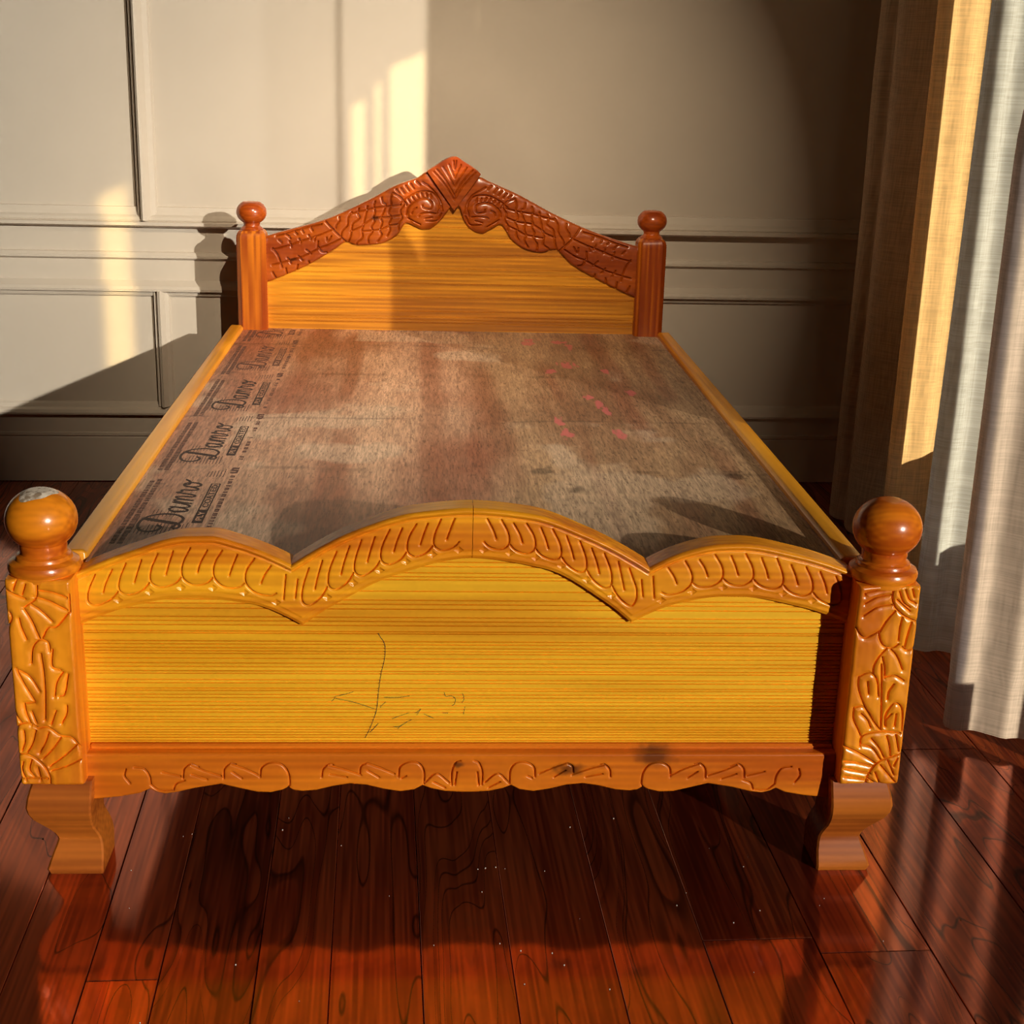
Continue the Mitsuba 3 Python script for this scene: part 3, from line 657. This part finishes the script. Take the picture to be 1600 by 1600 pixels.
def top_rail(x0, x1):
    nx, nv = int((x1 - x0) / 0.0006), 150
    x = np.linspace(x0, x1, nx)
    t, b = pieces(RT, x), pieces(RB, x)
    v = np.linspace(0, 1, nv)[:, None]
    Z = b[None] + v * (t - b)[None]
    X = np.repeat(x[None], nv, 0)
    Vv = np.repeat(v, nx, 1)
    y = np.zeros_like(X)
    h = np.maximum((t - b)[None], 0.02)
    dt = (1 - Vv) * h                                          # distance below the top edge
    y += np.where(dt < 0.004, 0.004 - np.sqrt(np.maximum(0.004**2 - (0.004 - dt) ** 2, 0)), 0) - 0.0045 * np.exp(-((dt - 0.0045) / 0.0042) ** 2)    # rolled lip
    y += 0.0030 * np.exp(-((dt - 0.0115) / 0.0016) ** 2) + 0.0015 * np.clip((dt - 0.010) / 0.004, 0, 1)
    db = Vv * h
    y += 0.0035 * np.clip(1 - db / 0.006, 0, 1) + 0.0012 * np.clip((0.016 - db) / 0.004, 0, 1)
    S = []
    for s in GAD:
        q = smooth_line(np.array(s), 6)
        xs = np.clip(q[:, 0], -0.603, 0.603)
        tt, bb = pieces(RT, xs), pieces(RB, xs)
        S.append(np.stack([xs, bb + q[:, 1] * (tt - bb)], 1))
    pts = sample(S)
    d_, _ = cKDTree(pts).query(np.stack([X.ravel(), Z.ravel()], 1), distance_upper_bound=0.012)
    d_ = np.where(np.isfinite(d_), d_, 1.0).reshape(X.shape)
    y += 0.0050 * np.exp(-(d_ / 0.00085) ** 2) + 0.0010 * np.exp(-(d_ / 0.003) ** 2)
    # small triangular chips between the tongues
    for s in GAD:
        if len(s) == 8:
            e = s[-1][0]
            ee = np.clip(e, -0.6, 0.6)
            tt, bb = float(pieces(RT, [ee])[0]), float(pieces(RB, [ee])[0])
            zc = bb + 0.19 * (tt - bb)
            dd = np.abs(X - e) / 0.0075 + np.abs(Z - zc) / 0.006 + (Z > zc) * 0.0
            y += 0.0030 * np.clip(1 - dd, 0, 1) ** 0.5
    y += 0.0016 * (meshkit.fbm(np.stack([X * 18, Z * 40, np.full_like(X, 1.3)], -1), 3) - 0.5)
    return relief(X, Z, 0.045 + y, 0.090)


put(fb + '__top_rail', bed(top_rail(-0.6035, 0.0014)), 'm_rail', True, label='left half of the scalloped footboard rail')
put(fb + '__top_rail', bed(top_rail(0.0022, 0.6035)), 'm_rail', True, label='right half of the scalloped footboard rail')

half = np.array(strokes(SKO)[0])
wx = np.r_[half[:, 0], -half[::-1, 0]]
wz = np.r_[half[:, 1], half[::-1, 1]]
nx, nv = 1700, 110
x = np.linspace(-0.6025, 0.6025, nx)
v = np.linspace(0, 1, nv)[:, None]
b = np.interp(x, wx, wz)
Z = b[None] + v * (0.2115 - b)[None]
X = np.repeat(x[None], nv, 0)
S = strokes(SK)
S = S + [s * [-1, 1] for s in S]
y = carve(X, Z, S, 0.0048, 0.0009) + carve(X, Z, S, 0.0008, 0.003)
y += 0.003 * np.clip(1 - (0.2115 - Z) / 0.004, 0, 1) ** 2 + 0.002 * np.clip(1 - (Z - b[None]) / 0.003, 0, 1) ** 2
y += 0.0012 * (meshkit.fbm(np.stack([X * 12, Z * 40, np.full_like(X, 8.3)], -1), 3) - 0.5)
put(fb + '__bottom_rail', bed(relief(X, Z, 0.031 + y, 0.078)), 'm_skirt', True, label='reddish bottom rail with carved scrolls and a wavy lower edge')
# rounded fillet between bottom rail and panel
put(fb + '__fillet', bed(cbox(-0.6025, 0.6025, 0.050, 0.062, 0.2085, 0.2185, 0.003)), 'm_skirt')


def pen(S, w):
    a = ribbon(S, w)
    m = plate(a, 0.0006)
    vv = np.array(m.vertices)
    m.vertices = np.stack([vv[:, 0], 0.0604 - vv[:, 2], vv[:, 1]], 1)

    trimesh.repair.fix_normals(m)
    return bed(m)


put(fb + '__pen_scribble', pen(strokes(PN), 0.0010), 'm_penblue', label='long dark pen line on the footboard panel')
put(fb + '__pen_scribble', pen(strokes(PG), 0.0009), 'm_pengreen', label='faint green pen scribbles on the footboard panel')

# side rails, deck
for s in (-1, 1):
    xa, xb = sorted((s * 0.598, s * 0.637))
    put(W + '__side_rail', bed(cbox(xa, xb, PW - 0.004, L + 0.01, 0.36, 0.531, 0.006)), 'm_siderail', 45)
dk = put(W + '__deck', bed(bx(-0.5975, 0.5975, 0.082, L + 0.05, 0.505, 0.518)), 'm_deck', label='bare plywood deck with worn brown face, printed stamps and pink marks')
for s in (-1, 1):
    put(W + '__deck_bearer', bed(bx(*sorted((s * 0.575, s * 0.598)), 0.10, L, 0.47, 0.5049)), 'm_siderail')

# printed lettering on the deck, reading away from the footboard
D_ = [[(0.62, 1.00), (0.50, 0.72), (0.40, 0.40), (0.30, 0.12), (0.16, 0.00), (0.02, 0.06), (0.06, 0.17), (0.22, 0.13), (0.40, 0.02), (0.66, 0.02), (0.86, 0.22), (0.92, 0.52), (0.80, 0.86), (0.56, 1.02), (0.22, 1.06), (-0.08, 0.96), (-0.20, 0.74), (-0.12, 0.52), (0.06, 0.46), (0.20, 0.56)]]
a_ = [[(1.38, 0.42), (1.26, 0.50), (1.12, 0.40), (1.06, 0.20), (1.12, 0.03), (1.24, 0.05), (1.36, 0.26)], [(1.42, 0.50), (1.36, 0.22), (1.40, 0.03), (1.52, 0.06), (1.62, 0.24)]]
m_ = [[(1.62, 0.24), (1.72, 0.50), (1.70, 0.30), (1.64, 0.02)], [(1.67, 0.20), (1.80, 0.46), (1.90, 0.48), (1.90, 0.28), (1.85, 0.02)], [(1.88, 0.20), (2.02, 0.46), (2.12, 0.48), (2.12, 0.26), (2.10, 0.06), (2.20, 0.03), (2.30, 0.20)]]
r_ = [[(2.30, 0.20), (2.40, 0.54), (2.46, 0.44), (2.60, 0.44), (2.58, 0.24), (2.60, 0.05), (2.70, 0.05), (2.80, 0.22)]]
o_ = [[(3.02, 0.48), (2.88, 0.42), (2.82, 0.20), (2.90, 0.02), (3.06, 0.06), (3.14, 0.28), (3.08, 0.46), (2.98, 0.44), (3.04, 0.34), (3.22, 0.36), (3.36, 0.48)]]
CAPH, STEP = 0.066, 0.432
word = unary_union([ribbon(g, 0.075) for g in (D_, a_, m_, r_, o_)] + [LineString([(0.60, 0.96), (0.32, 0.16)]).buffer(0.075), LineString([(1.10, 0.12), (1.08, 0.34)]).buffer(0.055)])


def on_deck(shape, x0, y0, sx, sy, depth=0.0005):
    """flat print: (s, h) runs s away along the bed and h towards the left-hand rail"""
    m = plate(shape, depth)
    vv = np.array(m.vertices)
    m.vertices = np.stack([x0 - vv[:, 1] * sx, y0 + vv[:, 0] * sy, 0.5178 + vv[:, 2] * 1.0], 1)
    trimesh.repair.fix_normals(m)
    return m


def caps(text, h):
    m = meshkit.text_mesh(text, h, depth=0.0005, bold=True)
    return m


def lay(m, x0, y0, stretch=1.0):
    vv = np.array(m.vertices)
    m = m.copy()
    m.vertices = np.stack([x0 - vv[:, 1], y0 + vv[:, 0] * stretch, 0.5178 + vv[:, 2]], 1)
    trimesh.repair.fix_normals(m)
    return m


def stamp(k):
    y0 = 0.225 + STEP * k
    r = np.random.default_rng(k + 5)
    yend = L + 0.02
    parts, pale = [], []
    parts.append(on_deck(word, -0.482, y0 + 0.02, CAPH, 0.086))
    # outlined band below the name
    band = sbox(0.0, 0.0, 0.235, 0.018).difference(sbox(0.003, 0.0025, 0.232, 0.0155)).union(sbox(0.0, 0.0, 0.075, 0.018))
    t1, t2 = caps('PLY', 0.010), caps('COATED', 0.010)
    w2 = t2.bounds[1][0]
    parts.append(on_deck(band, -0.4475, y0 + 0.05, 1.0, 1.0))
    parts.append(lay(t2, -0.4515, y0 + 0.05 + 0.088, 0.138 / w2))
    light = lay(t1, -0.4515, y0 + 0.05 + 0.012, 0.05 / t1.bounds[1][0])
    # fine ruled lines behind the first letter and after the last one
    lines = []
    for i in range(15):
        h = i * 0.0062
        a0, a1 = (-0.055, -0.005 - 0.02 * (i > 10)) if i < 13 else (-0.05, 0.03)
        lines.append(sbox(a0 - 0.004 * r.random(), h, a1 + 0.015 * r.random(), h + 0.0017))
        if 4 < i < 12:
            lines.append(sbox(0.012 if i > 8 else 0.04, h, 0.055 + 0.03 * r.random(), h + 0.0014))
    for i in range(6):
        lines.append(sbox(0.285, -0.02 + i * 0.006, 0.335 - 0.003 * i, -0.0184 + i * 0.006))
    lines = unary_union(lines).difference(sbox(-9, -9, -8, -8))
    pale.append(on_deck(lines, -0.470, y0 + 0.045, 1.0, 1.0, 0.0003))
    # two rows of small print beside the left rail, one row at the right of the band
    small = []
    for (h0, hh) in ((0.0, 0.0085), (0.0125, 0.0085)):
        q = 0.0
        while q < 0.36:
            wd = r.uniform(0.006, 0.020)
            small.append(sbox(q, h0, q + wd, h0 + hh))
            for z in np.arange(q + 0.004, q + wd - 0.003, 0.0055):
                small[-1] = small[-1].difference(sbox(z, h0 + r.choice([0.0, 0.003]), z + 0.0018, h0 + hh * r.uniform(0.5, 1.0)))
            q += wd + r.uniform(0.002, 0.006)
    pale.append(on_deck(unary_union(small), -0.5585, y0 - 0.06, 1.0, 1.0, 0.0004))
    small = []
    q = 0.0
    while q < 0.34:
        wd = r.uniform(0.006, 0.018)
        if r.random() < 0.75:
            small.append(sbox(q, 0, q + wd, 0.008).difference(sbox(q + wd * 0.4, 0.002, q + wd * 0.4 + 0.002, 0.008)))
        q += wd + r.uniform(0.003, 0.012)
    small.append(sbox(0.335, -0.002, 0.375, 0.012).difference(sbox(0.345, 0.002, 0.350, 0.012)).difference(sbox(0.360, -0.002, 0.364, 0.008)))
    pale.append(on_deck(unary_union(small), -0.4290, y0 + 0.02, 1.0, 1.0, 0.0004))

    def cut(ms):
        out = []
        for m in ms:
            c = m.vertices[m.faces].mean(1)
            m = m.copy()
            m.update_faces((c[:, 1] < yend) & (c[:, 1] > 0.10))
            if len(m.faces):
                out.append(m)
        return out
    parts, pale, light = cut(parts), cut(pale), cut([light])
    lab = 'black printed stamp on the plywood'
    if parts:
        put(dk + '__printed_stamp', bed(trimesh.util.concatenate(parts)), 'm_ink' if k < 3 else 'm_inkpale', label=lab)
    if pale:
        put(dk + '__printed_small_lines', bed(trimesh.util.concatenate(pale)), 'm_inkpale', kind='stuff')
    if light:
        for m in light:
            m.apply_translation((0, 0, 0.0004))
        put(dk + '__printed_knockout', bed(trimesh.util.concatenate(light)), 'm_deck')


for k in range(-1, 5):
    stamp(k)

# headboard
for s in (-1, 1):
    c, hw, ch = s * 0.5705, 0.0415, 0.0125
    ycen = L + 0.0415
    octo = [(-hw + ch, -hw), (hw - ch, -hw), (hw, -hw + ch), (hw, hw - ch), (hw - ch, hw), (-hw + ch, hw), (-hw, hw - ch), (-hw, -hw + ch)]
    rings = []
    for z, k in ((0.0, 1.0), (0.772, 1.0), (0.782, 0.985), (0.790, 0.93), (0.797, 0.80), (0.800, 0.62)):
        rings.append([(c + px * k, ycen + py * k, z) for px, py in octo])
    v = np.array(rings).reshape(-1, 3)
    f = []
    for i in range(len(rings) - 1):
        for j in range(8):
            a, b_ = i * 8 + j, i * 8 + (j + 1) % 8
            f += [(a, b_, b_ + 8), (a, b_ + 8, a + 8)]
    k = len(rings) - 1
    for j in range(1, 7):
        f += [(0, j + 1, j), (k * 8, k * 8 + j, k * 8 + j + 1)]
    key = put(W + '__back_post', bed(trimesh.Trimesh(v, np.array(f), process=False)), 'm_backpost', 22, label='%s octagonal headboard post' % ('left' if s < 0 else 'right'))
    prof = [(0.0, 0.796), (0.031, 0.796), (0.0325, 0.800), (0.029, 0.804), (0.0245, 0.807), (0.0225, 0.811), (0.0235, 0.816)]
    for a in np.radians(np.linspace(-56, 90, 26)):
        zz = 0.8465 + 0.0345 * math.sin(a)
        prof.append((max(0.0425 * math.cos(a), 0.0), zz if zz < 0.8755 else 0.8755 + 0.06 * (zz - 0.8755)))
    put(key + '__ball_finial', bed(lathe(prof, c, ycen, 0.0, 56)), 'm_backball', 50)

CTL = [(-0.531, 0.780), (-0.514, 0.786), (-0.363, 0.831), (-0.237, 0.890), (-0.157, 0.933), (-0.103, 0.953), (-0.074, 0.970), (-0.040, 0.925), (-0.008, 0.884)]
CBL = [(-0.531, 0.651), (-0.516, 0.657), (-0.415, 0.702), (-0.337, 0.749), (-0.303, 0.770), (-0.269, 0.762), (-0.210, 0.767), (-0.160, 0.793), (-0.133, 0.827), (-0.110, 0.819), (-0.088, 0.810), (-0.068, 0.812), (-0.047, 0.827), (-0.025, 0.852), (-0.008, 0.877)]
CTR = [(0.008, 0.884), (0.040, 0.925), (0.070, 0.958), (0.100, 0.946), (0.182, 0.912), (0.284, 0.861), (0.396, 0.814), (0.504, 0.780), (0.531, 0.773)]
CBR = [(0.008, 0.879), (0.015, 0.876), (0.030, 0.838), (0.048, 0.816), (0.066, 0.806), (0.083, 0.803), (0.103, 0.815), (0.134, 0.829), (0.167, 0.787), (0.209, 0.760), (0.251, 0.752), (0.290, 0.762), (0.340, 0.722), (0.411, 0.682), (0.502, 0.640), (0.531, 0.628)]
CS = strokes(CR)


def crest(T_, B_, S, x0, x1, seed):
    nx, nv = 440, 116
    x = np.linspace(x0, x1, nx)
    t, b = curve(T_, x), curve(B_, x)
    t = np.maximum(t, b + 0.004)
    v = np.linspace(0, 1, nv)[:, None]
    Z = b[None] + v * (t - b)[None]
    X = np.repeat(x[None], nv, 0)
    y = 0.008 * (1 - np.sqrt(np.clip(1 - (2 * np.repeat(v, nx, 1) - 1) ** 4, 0, 1)))
    y += carve(X, Z, S, 0.0062, 0.0014) + carve(X, Z, S, 0.0014, 0.004)
    y += 0.004 * (meshkit.fbm(np.stack([X * 22, Z * 22, np.full_like(X, seed)], -1), 3) - 0.5)
    for (cx, cz, rad) in ((-0.084, 0.858, 0.045), (0.085, 0.852, 0.046)):       # the scroll heads stand proud
        y -= 0.010 * np.clip(1 - ((X - cx) ** 2 + (Z - cz) ** 2) / rad**2, 0, 1) ** 0.7
    return relief(X, Z, L + 0.022 + y, L + 0.056)


xm2 = np.linspace(-0.531, 0.531, 141)
cm = np.where(xm2 < 0, 0.5 * (curve(CTL, np.minimum(xm2, -0.008)) + curve(CBL, np.minimum(xm2, -0.008))), 0.5 * (curve(CTR, np.maximum(xm2, 0.008)) + curve(CBR, np.maximum(xm2, 0.008))))
GH = []
g = 0.40
while g < 0.90:
    GH.append(g)
    g += rng.choice([0.009, 0.016, 0.028, 0.040])
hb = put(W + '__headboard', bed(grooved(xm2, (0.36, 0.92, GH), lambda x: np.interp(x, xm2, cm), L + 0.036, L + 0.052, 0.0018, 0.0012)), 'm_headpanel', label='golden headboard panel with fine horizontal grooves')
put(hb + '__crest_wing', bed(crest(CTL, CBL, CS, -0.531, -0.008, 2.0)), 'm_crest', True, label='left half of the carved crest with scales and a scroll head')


def to_right(S):
    out = []
    for s in S:
        x, z = np.clip(s[:, 0], -0.531, -0.008), s[:, 1]
        t, b = curve(CTL, x), curve(CBL, x)
        vv = (z - b) / np.maximum(t - b, 0.01)
        xr = -x
        t2, b2 = curve(CTR, xr), curve(CBR, xr)
        out.append(np.stack([xr, b2 + vv * (t2 - b2)], 1))
    return out


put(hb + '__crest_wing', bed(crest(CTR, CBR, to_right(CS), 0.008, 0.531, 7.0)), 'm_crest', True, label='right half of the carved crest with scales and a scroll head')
# keystone of the crest: nested chevrons
nx, nv = 130, 110
x = np.linspace(-0.076, 0.074, nx)
t = curve([(-0.076, 0.974), (-0.066, 0.980), (0.001, 1.0135), (0.030, 0.998), (0.068, 0.974), (0.074, 0.968)], x)
b = 0.866 + np.abs(x - 0.001) * 1.38
b = np.minimum(b, t - 0.003)
v = np.linspace(0, 1, nv)[:, None]
X, Z = np.repeat(x[None], nv, 0), b[None] + v * (t - b)[None]
S = strokes(KS)
S = S + [s * [-1, 1] + [0.002, 0] for s in S]
y = carve(X, Z, S, 0.0042, 0.0014) + carve(X, Z, S, 0.001, 0.003)
put(hb + '__crest_keystone', bed(relief(X, Z, L + 0.014 + y, L + 0.056)), 'm_crest', True, label='fan-shaped keystone with chevron cuts at the peak of the crest')

# ------------------------------------------------------------------ lint on the floor
bits = []
for (x, y) in [(-0.335, 0.155), (-0.16, 0.21), (-0.405, 0.05), (-0.39, -0.06), (0.27, 0.02), (0.33, 0.16), (0.62, 0.05), (0.56, 0.08), (0.31, -0.12), (0.47, -0.09), (0.60, -0.11), (0.18, -0.18), (0.21, -0.2), (0.70, -0.10), (0.33, -0.30), (0.55, -0.27), (0.08, -0.18),
               (0.16, 0.03), (0.19, 0.035), (0.205, 0.03), (-1.0, 2.05), (-0.9, 1.95)] + [tuple(rng.uniform((-0.6, -0.45), (1.1, 0.2))) for _ in range(26)]:
    s = trimesh.creation.icosphere(subdivisions=0, radius=rng.uniform(0.0006, 0.0015))
    s.apply_translation((x, y, 0.0006))
    bits.append(s)
put('dust_specks', trimesh.util.concatenate(bits), 'm_lint', label='tiny pale specks of lint on the dark floor before the bed', category='lint', kind='stuff')
